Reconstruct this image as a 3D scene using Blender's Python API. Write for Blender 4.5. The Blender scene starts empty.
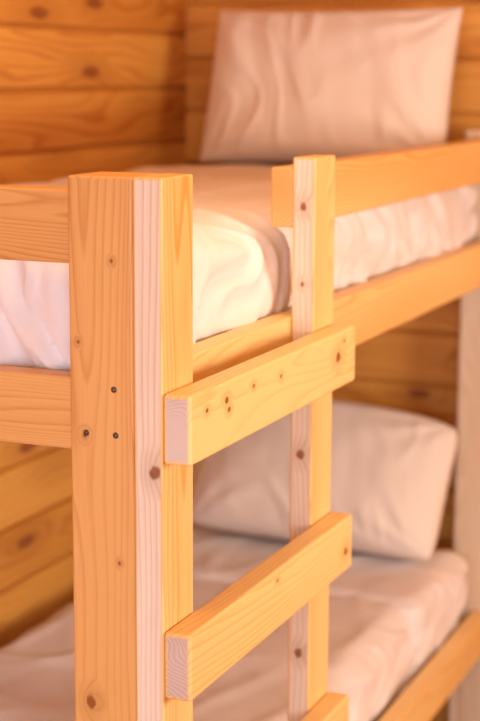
import bpy, bmesh, math, random
from mathutils import Vector, Matrix, noise
random.seed(4)
sc=bpy.context.scene
sc.view_settings.view_transform='Standard'
EYE=1.72
T=.038; W=.090; L=.633

# ---------------------------------------------------------------- helpers
def link(ob,parent=None):
    sc.collection.objects.link(ob)
    if parent: ob.parent=parent
    return ob
def empty(name,loc=(0,0,0)):
    e=bpy.data.objects.new(name,None); e.location=loc; e.empty_display_size=.1
    return link(e)
class NT:
    def __init__(s,name):
        s.m=bpy.data.materials.new(name); s.m.use_nodes=True
        s.t=s.m.node_tree; s.t.nodes.clear()
        s.out=s.t.nodes.new('ShaderNodeOutputMaterial')
        s.b=s.t.nodes.new('ShaderNodeBsdfPrincipled')
        s.t.links.new(s.b.outputs[0],s.out.inputs[0])
    def n(s,typ,**k):
        nd=s.t.nodes.new(typ)
        for a,v in k.items(): setattr(nd,a,v)
        return nd
    def put(s,sock,v):
        if isinstance(v,bpy.types.NodeSocket): s.t.links.new(v,sock)
        else: sock.default_value=v
    def math(s,op,a,b=None,c=None,clamp=False):
        nd=s.n('ShaderNodeMath',operation=op); nd.use_clamp=clamp
        s.put(nd.inputs[0],a)
        if b is not None: s.put(nd.inputs[1],b)
        if c is not None: s.put(nd.inputs[2],c)
        return nd.outputs[0]
    def vm(s,op,a,b=None):
        nd=s.n('ShaderNodeVectorMath',operation=op)
        s.put(nd.inputs[0],a)
        if b is not None: s.put(nd.inputs[1],b)
        return nd.outputs['Value'] if op in('LENGTH','DISTANCE','DOT_PRODUCT') else nd.outputs[0]
    def mix(s,f,a,b,mode='MIX'):
        nd=s.n('ShaderNodeMix',data_type='RGBA',blend_type=mode)
        s.put(nd.inputs[0],f); s.put(nd.inputs[6],a); s.put(nd.inputs[7],b)
        return nd.outputs[2]
    def noise(s,vec,scale,detail=3,rough=.5):
        nd=s.n('ShaderNodeTexNoise')
        s.put(nd.inputs['Vector'],vec); nd.inputs['Scale'].default_value=scale
        nd.inputs['Detail'].default_value=detail; nd.inputs['Roughness'].default_value=rough
        return nd.outputs[0]
    def ramp(s,f,stops):
        nd=s.n('ShaderNodeValToRGB'); s.put(nd.inputs[0],f)
        e=nd.color_ramp.elements
        while len(e)<len(stops): e.new(.5)
        for i,(p,c) in enumerate(stops): e[i].position=p; e[i].color=(*c,1) if len(c)==3 else c
        return nd.outputs[0]
def srgb(r,g,b):
    f=lambda c:(c/255/12.92) if c/255<=.04045 else ((c/255+.055)/1.055)**2.4
    return (f(r),f(g),f(b))

def wood(name,light,dark,axis='X',knots=(),ring=230,rough=.42,contrast=1.0,plank=None,auto=True,pith=(.17,.11)):
    """solid-timber material: growth rings around a pith line parallel to `axis`"""
    s=NT(name)
    tc=s.n('ShaderNodeTexCoord').outputs['Object']
    rnd=s.n('ShaderNodeObjectInfo').outputs['Random']
    sep=s.n('ShaderNodeSeparateXYZ'); s.put(sep.inputs[0],tc)
    ax={'X':(0,1,2),'Y':(1,0,2),'Z':(2,0,1)}[axis]
    al,u,v=[sep.outputs[i] for i in ax]
    r=rnd
    if plank:
        idx=s.math('FLOOR',s.math('DIVIDE',s.math('SUBTRACT',v,plank[1]),plank[0]))
        wn=s.n('ShaderNodeTexWhiteNoise'); wn.noise_dimensions='1D'; s.put(wn.inputs['W'],idx)
        r=wn.outputs['Value']
        v=s.math('SUBTRACT',v,s.math('MULTIPLY',idx,plank[0]))
    off=s.math('MULTIPLY',r,7.3)
    cmb=s.n('ShaderNodeCombineXYZ')
    s.put(cmb.inputs[0],s.math('ADD',al,off)) 
    s.put(cmb.inputs[1],s.math('ADD',s.math('MULTIPLY',u,7),off)); s.put(cmb.inputs[2],s.math('MULTIPLY',v,7))
    sv=cmb.outputs[0]
    n1=s.noise(sv,1.6,1,.45)
    pu=s.math('SUBTRACT',u,s.math('MULTIPLY_ADD',r,-.10,pith[0]))
    pv=s.math('SUBTRACT',v,s.math('MULTIPLY_ADD',r,.16,pith[1]-.12))
    d=s.math('SQRT',s.math('ADD',s.math('MULTIPLY',pu,pu),s.math('MULTIPLY',pv,pv)))
    d=s.math('ADD',d,s.math('MULTIPLY',s.math('SUBTRACT',n1,.5),.07))
    kmask=None; halo=None
    wob=s.noise(tc,90,1)
    def addk(m,h):
        nonlocal kmask,halo
        kmask=m if kmask is None else s.math('MAXIMUM',kmask,m)
        halo=h if halo is None else s.math('MAXIMUM',halo,h)
    for (c,rad) in knots:
        sub=s.vm('SUBTRACT',tc,tuple(c))
        scl=[1,1,1]; scl[ax[0]]=.75
        dist=s.vm('LENGTH',s.vm('MULTIPLY',sub,tuple(scl)))
        dist=s.math('ADD',dist,s.math('MULTIPLY',s.math('SUBTRACT',wob,.5),rad*.8))
        m=s.math('SUBTRACT',1.25,s.math('DIVIDE',dist,rad),clamp=True)
        h=s.math('SUBTRACT',1,s.math('DIVIDE',dist,rad*4.5),clamp=True)
        addk(s.math('MULTIPLY',m,2.2,clamp=True),h)
    if auto:
        kc=s.n('ShaderNodeCombineXYZ')
        s.put(kc.inputs[0],s.math('ADD',s.math('MULTIPLY',al,3.0 if plank else 3.6),s.math('MULTIPLY',off,3.0)))
        s.put(kc.inputs[1],s.math('MULTIPLY',u,5)); s.put(kc.inputs[2],s.math('MULTIPLY',v,9))
        vo=s.n('ShaderNodeTexVoronoi'); vo.inputs['Scale'].default_value=1.0; s.put(vo.inputs['Vector'],kc.outputs[0])
        vo.inputs['Randomness'].default_value=1
        dist=s.math('ADD',vo.outputs['Distance'],s.math('MULTIPLY',s.math('SUBTRACT',wob,.5),.06))
        sc2=s.n('ShaderNodeSeparateColor'); s.put(sc2.inputs[0],vo.outputs['Color'])
        gate=s.math('GREATER_THAN',sc2.outputs[0],.42 if plank else .55)
        kr=s.math('MULTIPLY_ADD',sc2.outputs[1],.09,.08) if plank else s.math('MULTIPLY_ADD',sc2.outputs[1],.05,.04)
        m=s.math('MULTIPLY',s.math('MULTIPLY',s.math('SUBTRACT',1.2,s.math('DIVIDE',dist,kr),clamp=True),2.2,clamp=True),gate)
        h=s.math('MULTIPLY',s.math('SUBTRACT',1,s.math('DIVIDE',dist,s.math('MULTIPLY',kr,4.2)),clamp=True),gate)
        addk(m,h)
    if halo is not None:
        d=s.math('ADD',d,s.math('MULTIPLY',s.math('POWER',halo,1.5),.016))
    ph=s.math('FRACT',s.math('MULTIPLY',d,ring))
    band=s.ramp(ph,[(0,(0,0,0)),(.55,(.25,.25,.25)),(.86,(1,1,1)),(1,(0,0,0))])
    fib=s.n('ShaderNodeCombineXYZ')
    s.put(fib.inputs[0],s.math('MULTIPLY',al,14));s.put(fib.inputs[1],s.math('MULTIPLY',u,420));s.put(fib.inputs[2],s.math('MULTIPLY',v,420))
    nf=s.noise(fib.outputs[0],1,1,.6)
    big=s.noise(sv,.9,1,.5)
    f=s.math('MULTIPLY',band,s.math('MULTIPLY',s.math('ADD',big,.15),.75*contrast))
    f=s.math('ADD',f,s.math('MULTIPLY',s.math('SUBTRACT',nf,.5),.35*contrast))
    f=s.math('ADD',f,s.math('MULTIPLY',s.math('SUBTRACT',big,.45),1.5*contrast),clamp=True)
    if plank: f=s.math('ADD',f,s.math('MULTIPLY',s.math('SUBTRACT',r,.5),.9),clamp=True)
    col=s.mix(f,(*light,1),(*dark,1))
    if halo is not None:
        col=s.mix(s.math('MULTIPLY',halo,.5),col,(*[c*.75 for c in dark],1))
        kcol=s.mix(wob,(*srgb(112,56,24),1),(*srgb(165,92,42),1))
        col=s.mix(s.math('MULTIPLY',kmask,.88),col,kcol)
    s.put(s.b.inputs['Base Color'],col)
    s.b.inputs['Roughness'].default_value=rough
    s.b.inputs['Specular IOR Level'].default_value=.4
    return s.m

def board(name,x0,x1,y0,y1,z0,z1,mats,bev=.004,parent=None,segs=4,facemat=None):
    """one planed, eased-edge timber; origin at its centre"""
    c=Vector(((x0+x1)/2,(y0+y1)/2,(z0+z1)/2))
    bm=bmesh.new(); bmesh.ops.create_cube(bm,size=1)
    bmesh.ops.scale(bm,vec=(x1-x0,y1-y0,z1-z0),verts=bm.verts)
    if not isinstance(mats,(list,tuple)): mats=[mats]
    bm.normal_update()
    if facemat:
        for f in bm.faces:
            f.material_index=facemat(f.normal)
    bmesh.ops.bevel(bm,geom=bm.edges[:],offset=bev,segments=segs,profile=.5,affect='EDGES',clamp_overlap=True)
    me=bpy.data.meshes.new(name); bm.to_mesh(me); bm.free()
    for p in me.polygons: p.use_smooth=True
    ob=bpy.data.objects.new(name,me); ob.location=c
    for m in mats: me.materials.append(m)
    md=ob.modifiers.new('wn','WEIGHTED_NORMAL'); md.keep_sharp=False; md.weight=80
    return link(ob,parent)

# ---------------------------------------------------------------- materials
HONEY=srgb(247,211,146); AMBER=srgb(226,158,80)
PALE=srgb(244,230,214); PALED=srgb(210,172,136)
TAN=srgb(230,178,112); TAND=srgb(196,128,62)
WL=srgb(234,174,86); WD=srgb(188,112,36)
wX=wood('pine_rail',HONEY,AMBER,'X'); wY=wood('pine_endboard',TAN,TAND,'Y'); wZ=wood('pine_upright',HONEY,AMBER,'Z')
pX=wood('pine_sapwood_end',srgb(224,206,196),srgb(184,152,136),'X',auto=False,ring=260,pith=(.03,.08))
wallL=wood('pine_wall_planks',WL,WD,'X',plank=(.133,1.684-.133*14),rough=.5,ring=110)
wallB=wood('pine_wall_planks_head',WL,WD,'Y',plank=(.133,1.76-.133*14),rough=.5,ring=110)

def fabric(name,col):
    s=NT(name)
    tc=s.n('ShaderNodeTexCoord').outputs['Object']
    n1=s.noise(tc,3.0,2)
    c=s.mix(n1,(*[k*.94 for k in col],1),(*col,1))
    s.put(s.b.inputs['Base Color'],c)
    s.b.inputs['Roughness'].default_value=.95
    s.b.inputs['Specular IOR Level'].default_value=.08
    return s.m
sheet=fabric('cotton_sheet',srgb(242,234,236)); pcase=fabric('cotton_pillowcase',srgb(244,234,228))

# ---------------------------------------------------------------- room
RX0,RX1,RY0,RY1,H=-2.7,2.02,-2.5,.90,2.55
def plank_wall(name,axis,a0,a1,face,sign,z0g,mat):
    """horizontal V-groove planks, room side at `face`, body behind"""
    bm=bmesh.new(); P=.133; g=.009; th=.06
    pts=[(sign*th,0)]
    zs=[]
    k=z0g-P*30
    while k<H+P: 
        if 0.01<k<H-.01: zs.append(k)
        k+=P
    pts.append((0,0))
    for q in zs:
        pts+= [(0,q-g),(sign*.003,q-g*.55),(sign*.014,q-.002),(sign*.014,q+.002),(sign*.003,q+g*.55),(0,q+g)]
    pts+=[(0,H),(sign*th,H)]
    rows=[]
    for a in (a0,a1):
        r=[]
        for o,zz in pts:
            co=(a,face+o,zz) if axis=='X' else (face+o,a,zz)
            r.append(bm.verts.new(co))
        rows.append(r)
    n=len(pts)
    for i in range(n):
        j=(i+1)%n
        bm.faces.new((rows[0][i],rows[0][j],rows[1][j],rows[1][i]))
    bm.faces.new(rows[0]); bm.faces.new(rows[1][::-1])
    bmesh.ops.recalc_face_normals(bm,faces=bm.faces)
    me=bpy.data.meshes.new(name); bm.to_mesh(me); bm.free(); me.materials.append(mat)
    return link(bpy.data.objects.new(name,me))
plank_wall('wall_left','X',RX0,RX1+.06,RY1,1,1.684,wallL)
plank_wall('wall_head','Y',RY0-.06,RY1,RX1,1,1.76,wallB)
plank_wall('wall_right','X',RX0,RX1+.06,RY0,-1,1.684,wallL)
def slab(name,x0,x1,y0,y1,z0,z1,mat,parent=None):
    return board(name,x0,x1,y0,y1,z0,z1,mat,bev=.001,segs=1,parent=parent)
wy0,wy1,wz0,wz1=-1.9,.35,.75,1.95
wt=empty('wall_window_side')
slab('wall_below',RX0-.08,RX0,RY0,RY1,0,wz0,wallB,wt)
slab('wall_above',RX0-.08,RX0,RY0,RY1,wz1,H,wallB,wt)
slab('wall_beside_1',RX0-.08,RX0,RY0,wy0,wz0,wz1,wallB,wt)
slab('wall_beside_2',RX0-.08,RX0,wy1,RY1,wz0,wz1,wallB,wt)
win=empty('window_1')
fr=wood('pine_trim',HONEY,AMBER,'Y')
slab('sill',RX0-.09,RX0+.03,wy0-.06,wy1+.06,wz0-.05,wz0,fr,win)
slab('head',RX0-.09,RX0+.02,wy0-.06,wy1+.06,wz1,wz1+.06,fr,win)
slab('jamb_1',RX0-.09,RX0+.02,wy0-.06,wy0,wz0,wz1,fr,win)
slab('jamb_2',RX0-.09,RX0+.02,wy1,wy1+.06,wz0,wz1,fr,win)
slab('mullion',RX0-.07,RX0-.03,(wy0+wy1)/2-.02,(wy0+wy1)/2+.02,wz0,wz1,fr,win)
floorm=wood('pine_floor',srgb(190,140,90),srgb(140,92,52),'X',ring=120,rough=.4)
slab('floor',RX0-.08,RX1+.06,RY0-.06,RY1+.06,-.06,0,floorm)
slab('ceiling',RX0-.08,RX1+.06,RY0-.06,RY1+.06,H,H+.05,wood('pine_ceiling',WL,WD,'X',ring=120,rough=.5))

# ---------------------------------------------------------------- bunk bed
bed=empty('bunk_bed')
PT=1.595
pY0,pY1=T+.002,T+W+.004
ctr=(W/2,(pY0+pY1)/2,PT/2)
kn=[((-W/2,(.110-ctr[1]),1.265-ctr[2]),.0028),((-W/2,.106-ctr[1],.905-ctr[2]),.006),((-W/2,.07-ctr[1],1.49-ctr[2]),.002),((-W/2,.118-ctr[1],1.385-ctr[2]),.002),((-W/2,.062-ctr[1],1.10-ctr[2]),.002)]
postm=wood('pine_corner_post',TAN,TAND,'Z',knots=kn,auto=False,ring=150,pith=(.05,.16))
board('post_foot_front',.001,W,pY0,pY1,0,PT,postm,bev=.005,parent=bed)
board('post_head_front',1.90,1.98,pY0,pY1,0,PT,wood('pine_head_post',srgb(232,212,190),srgb(200,160,124),'Z'),bev=.007,parent=bed)
YB0,YB1=.785,.875
board('post_foot_back',0,W,YB0,YB1,0,PT,wZ,bev=.007,parent=bed)
board('post_head_back',1.90,1.98,YB0,YB1,0,1.40,wZ,bev=.007,parent=bed)
for nm,z0,z1 in (('side_rail_upper',1.252,1.347),('side_rail_lower',.345,.440)):
    board(nm,W+.0005,1.8995,T,2*T,z0,z1,wX,parent=bed)
    board(nm+'_back',W+.0005,1.8995,YB1-T,YB1,z0,z1,wX,parent=bed)
board('guard_rail',.548,1.8995,T,2*T,1.486,1.579,wX,parent=bed)
for nm,z0,z1 in (('end_board_guard',1.482,1.576),('end_board_upper',1.240,1.336),('end_board_lower',.335,.43)):
    board(nm,.015,.015+T,pY1+.0005,YB0-.0005,z0,z1,wY,parent=bed)
    if 'guard' not in nm: board(nm+'_head',1.93,1.968,pY1+.0005,YB0-.0005,z0,z1,wY,parent=bed)
for k,z in (('upper',1.27),('lower',.36)):
    for i in range(9):
        x=.16+i*.2
        board('slat_%s_%d'%(k,i+1),x,x+.07,2*T+.001,YB1-T-.001,z,z+.02,wY,parent=bed,bev=.002,segs=2)
steel=NT('dark_screw_steel'); steel.b.inputs['Base Color'].default_value=(.12,.09,.07,1); steel.b.inputs['Metallic'].default_value=.9
nn=steel.noise(steel.n('ShaderNodeTexCoord').outputs['Object'],300); steel.put(steel.b.inputs['Roughness'],nn)
def screw(y,z,i):
    bm=bmesh.new()
    prof=[(.0042,.0002),(.0038,-.0006),(.0028,-.0008),(.0010,-.0008),(.0009,.0008)]
    rings=[]
    for r,h in prof:
        rings.append([bm.verts.new((h,r*math.cos(a*math.pi/8),r*math.sin(a*math.pi/8))) for a in range(16)])
    for a,b in zip(rings,rings[1:]):
        for k in range(16): bm.faces.new((a[k],a[(k+1)%16],b[(k+1)%16],b[k]))
    bm.faces.new(rings[-1]); bmesh.ops.recalc_face_normals(bm,faces=bm.faces)
    me=bpy.data.meshes.new('screw'); bm.to_mesh(me); bm.free(); me.materials.append(steel.m)
    o=bpy.data.objects.new('screw_%d'%i,me); o.location=(.0008,y,z); link(o,bed)
for i,(y,z) in enumerate(((.068,1.327),(.066,1.268),(.108,1.268))): screw(y,z,i+1)

# ---------------------------------------------------------------- ladder
lad=empty('bunk_ladder')
c1=(W/2,T/2,PT/2)
def fm(n): return 1 if n.x<-.5 else 0
k1=[((-W/2,.010-c1[1],1.225-c1[2]),.007),((-W/2,.022-c1[1],.80-c1[2]),.004)]
edge1=wood('pine_sapwood_edge',PALE,PALED,'Z',knots=k1,auto=False,ring=110,pith=(.02,.09))
front1=wood('pine_rail_face',HONEY,AMBER,'Z',knots=[((.0,-T/2,.95-c1[2]),.005)],auto=False,ring=130)
board('rail_near',0,W+.003,-.0005,T+.0015,0,PT,[front1,edge1],bev=.0032,parent=lad,facemat=fm)
k2=[((-W/2,.020-c1[1],z-c1[2]),r) for z,r in ((1.52,.005),(1.13,.006),(.80,.006),(1.40,.003))]
edge2=wood('pine_sapwood_edge_far',PALE,PALED,'Z',knots=k2,auto=False,ring=110,pith=(.02,.09))
board('rail_far',L-W,L+.002,0,T-.0005,0,PT,[wZ,edge2],bev=.0035,parent=lad,facemat=fm)
for i in range(4):
    zt=1.327-.3102*i; cx=L/2
    if i==0: ks=[((.05-cx,-T/2,.018),.0028),((.113-cx,-T/2,.020),.004),((.121-cx,-T/2,.006),.0032),((.205-cx,-T/2,.022),.0028),((.306-cx,-T/2,.018),.003),((.55-cx,-T/2,.006),.0075),((.575-cx,-T/2,.028),.0025)]
    elif i==1: ks=[((.30-cx,-T/2,.03),.0025),((.60-cx,-T/2,-.01),.006)]
    else: ks=[((.4-cx,-T/2,.01),.005)]
    m=wood('pine_rung_%d'%(i+1),HONEY,AMBER,'X',knots=ks,auto=False,ring=150,contrast=.8)
    board('rung_%d'%(i+1),0,L,-T-.001,-.0008,zt-W,zt,[m,pX],bev=.005,parent=lad,facemat=fm)

# ---------------------------------------------------------------- bedding
def fbm(p,o=3):
    return noise.fractal(p,1.0,2.0,o)
def bedding(name,x0,x1,y0,y1,z0,z1,mat,r=.05,seed=0,amp=1.0,parent=None,crease=1.0):
    nx,ny,nz=int((x1-x0)/.007),int((y1-y0)/.010),int((z1-z0)/.007)
    bm=bmesh.new(); vs={}
    def V(i,j,k):
        key=(i,j,k)
        if key in vs: return vs[key]
        p=Vector((x0+(x1-x0)*i/nx,y0+(y1-y0)*j/ny,z0+(z1-z0)*k/nz))
        q=Vector((min(max(p.x,x0+r),x1-r),min(max(p.y,y0+r),y1-r),min(max(p.z,z0+r*.5),z1-r)))
        n=p-q
        if n.length<1e-9: n=Vector((0,0,1))
        n.normalize(); pos=q+n*r
        s=Vector((seed*3.1,seed*1.7,0))
        side=1-abs(n.z)
        hz=(pos.z-z0)/(z1-z0)
        d=.007*fbm(pos*4+s)*amp
        a=pos.x+pos.y
        ph=a*11-hz*2.4+1.8*noise.noise(Vector((a*4,hz*1.8,0))+s)
        f=noise.noise(Vector((ph,hz*1.1,3))+s)
        f2=noise.noise(Vector((ph*2.3+hz*1.6,hz*1.8,7))+s)
        f3=noise.noise(Vector((ph*4.1+hz*5,hz*3.5,11))+s)
        ridge=(1-min(1,abs(f)*3.0))
        d+=(ridge*.015+f2*.011+f3*.004)*min(1,side*1.8)*amp*crease*(1.15-.4*hz)
        d-=.020*max(0,(.3-hz)/.3)*side
        w1=noise.noise(Vector((pos.x*2.6+pos.y,pos.y*7+pos.x,0))+s)
        w2=noise.noise(Vector((pos.x*6-pos.y*3,pos.y*4+pos.x*2,5))+s)
        d+=((1-min(1,abs(w1)*4))*.006+(1-min(1,abs(w2)*5))*.004)*(1-side)*amp
        vs[key]=bm.verts.new(pos+n*(d-.008)); return vs[key]
    def face(a,b,c,d): bm.faces.new((a,b,c,d))
    for i in range(nx):
        for j in range(ny):
            face(V(i,j,nz),V(i+1,j,nz),V(i+1,j+1,nz),V(i,j+1,nz)); face(V(i,j,0),V(i,j+1,0),V(i+1,j+1,0),V(i+1,j,0))
        for k in range(nz):
            face(V(i,0,k),V(i+1,0,k),V(i+1,0,k+1),V(i,0,k+1)); face(V(i,ny,k),V(i,ny,k+1),V(i+1,ny,k+1),V(i+1,ny,k))
    for j in range(ny):
        for k in range(nz):
            face(V(0,j,k),V(0,j,k+1),V(0,j+1,k+1),V(0,j+1,k)); face(V(nx,j,k),V(nx,j+1,k),V(nx,j+1,k+1),V(nx,j,k+1))
    bmesh.ops.recalc_face_normals(bm,faces=bm.faces)
    me=bpy.data.meshes.new(name); bm.to_mesh(me); bm.free(); me.materials.append(mat)
    for p in me.polygons: p.use_smooth=True
    return link(bpy.data.objects.new(name,me),parent)
mu=empty('mattress'); ml=empty('mattress')
bedding('sheeted_body',.062,1.89,.084,.82,1.295,1.512,sheet,seed=1,parent=mu,r=.085,crease=1.3)
bedding('sheeted_body',.062,1.89,.086,.82,.385,.592,sheet,seed=2,parent=ml,amp=.8,r=.065)
bedding('turned_down_sheet',1.42,1.885,.070,.825,.446,.606,sheet,seed=3,parent=ml,amp=.7,r=.06)

def pillow(name,w,h,t,loc,rot,seed,sag=0.0,corner=.055,px=3.0,py=2.6):
    bm=bmesh.new(); N=120; M=80; g={}
    for side in (1,-1):
        for i in range(N+1):
            for j in range(M+1):
                u=-1+2*i/N; v=-1+2*j/M
                edge=(i in(0,N)) or (j in(0,M))
                if edge and (0,i,j) in g: g[(side,i,j)]=g[(0,i,j)]; continue
                cr=1-corner*(abs(u)*abs(v))**5
                x=u*w/2*(1-.03*(1-v*v)*abs(u)**3)*cr; y=v*h/2*(1-.05*(1-u*u)*abs(v)**3)*cr
                y-=sag*max(0,v)*(u*u)
                a=max(0,(1-abs(u)**px))*max(0,(1-abs(v)**py))
                z=t/2*a**.5*(1-.12*v)
                s=Vector((seed*5.3,seed*2.1,side*3))
                q=Vector((x,y,0))
                wr=noise.noise(Vector((x*5,y*5,0))+s)*.016
                rad=math.hypot(abs(u)-1,abs(v)-1)
                ang=math.atan2(1-abs(v)+1e-6,1-abs(u)+1e-6)
                wr+=.007*math.sin(ang*12+3*noise.noise(q*5+s))*math.exp(-rad*1.8)
                f=noise.noise(Vector((x*11+y*5+2*noise.noise(q*4+s),y*5-x*2,2))+s)
                wr+=.008*(1-min(1,abs(f)*3.0))*(.35+abs(v)*.8)
                wr+=.003*noise.noise(Vector((x*24+y*6,y*8,2))+s)
                z+=wr*min(1,a*3)
                vv=bm.verts.new((x,y,side*z)); g[(side,i,j)]=vv
                if edge: g[(0,i,j)]=vv
    for side in (1,-1):
        for i in range(N):
            for j in range(M):
                q=[g[(side,i,j)],g[(side,i+1,j)],g[(side,i+1,j+1)],g[(side,i,j+1)]]
                if side<0: q.reverse()
                bm.faces.new(q)
    me=bpy.data.meshes.new(name); bm.to_mesh(me); bm.free(); me.materials.append(pcase)
    for p in me.polygons: p.use_smooth=True
    o=bpy.data.objects.new(name,me); link(o)
    md=o.modifiers.new('sub','SUBSURF'); md.levels=1; md.render_levels=1
    o.matrix_world=Matrix.Translation(loc)@rot
    return o
def prot(lean,tilt=0,yaw=0):
    base=Matrix(((0,0,-1,0),(-1,0,0,0),(0,1,0,0),(0,0,0,1)))
    return Matrix.Rotation(yaw,4,'Z')@Matrix.Rotation(lean,4,'Y')@Matrix.Rotation(tilt,4,'X')@base
pillow('pillow',.615,.385,.19,Vector((1.858,.455,1.692)),prot(math.radians(18)),1,corner=.0)
pillow('pillow',.64,.375,.20,Vector((1.765,.422,.782)),prot(math.radians(32),math.radians(2)),2,sag=.03,corner=.06,px=2.7,py=2.4)

# ---------------------------------------------------------------- lights
def area(name,loc,target,sx,sy,power,col,spread=180):
    l=bpy.data.lights.new(name,'AREA'); l.shape='RECTANGLE'; l.size=sx; l.size_y=sy; l.energy=power; l.color=col
    l.spread=math.radians(spread)
    o=bpy.data.objects.new(name,l); o.location=loc
    o.rotation_euler=(Vector(target)-Vector(loc)).to_track_quat('-Z','Y').to_euler(); return link(o)
area('window_daylight',(RX0+.03,(wy0+wy1)/2,(wz0+wz1)/2),(1.0,(wy0+wy1)/2+.1,1.1),2.2,1.1,58,(.86,.90,1.0))
area('room_lamp',(.3,-2.2,1.5),(.9,.2,1.1),.7,.7,40,(1,.89,.70))
area('ceiling_lamp',(.2,-.1,2.5),(.2,0,0),.5,.5,8,(1,.72,.44))

w=bpy.data.worlds.new('sky'); sc.world=w; w.use_nodes=True
bg=w.node_tree.nodes['Background']; sky=w.node_tree.nodes.new('ShaderNodeTexSky'); sky.sky_type='HOSEK_WILKIE'
w.node_tree.links.new(sky.outputs[0],bg.inputs[0]); bg.inputs[1].default_value=.5

# ---------------------------------------------------------------- camera
yaw,pit,rol=[math.radians(a) for a in (22.8447,10.1323,.2749)]
F=Vector((math.cos(yaw),math.sin(yaw),0)); R=Vector((math.sin(yaw),-math.cos(yaw),0)); Z=Vector((0,0,1))
fw=F*math.cos(pit)-Z*math.sin(pit); up=F*math.sin(pit)+Z*math.cos(pit)
Rc=R*math.cos(rol)+up*math.sin(rol); Uc=up*math.cos(rol)-R*math.sin(rol)
cam=bpy.data.cameras.new('camera'); co=bpy.data.objects.new('camera',cam); link(co)
M=Matrix((Rc,Uc,-fw)).transposed().to_4x4(); M.translation=Vector((-1.7662,-.8490,EYE)); co.matrix_world=M
cam.sensor_fit='HORIZONTAL'; cam.sensor_width=24; cam.lens=1603.16/480*24
cam.dof.use_dof=True; cam.dof.focus_distance=2.12; cam.dof.aperture_fstop=3.4
sc.camera=co
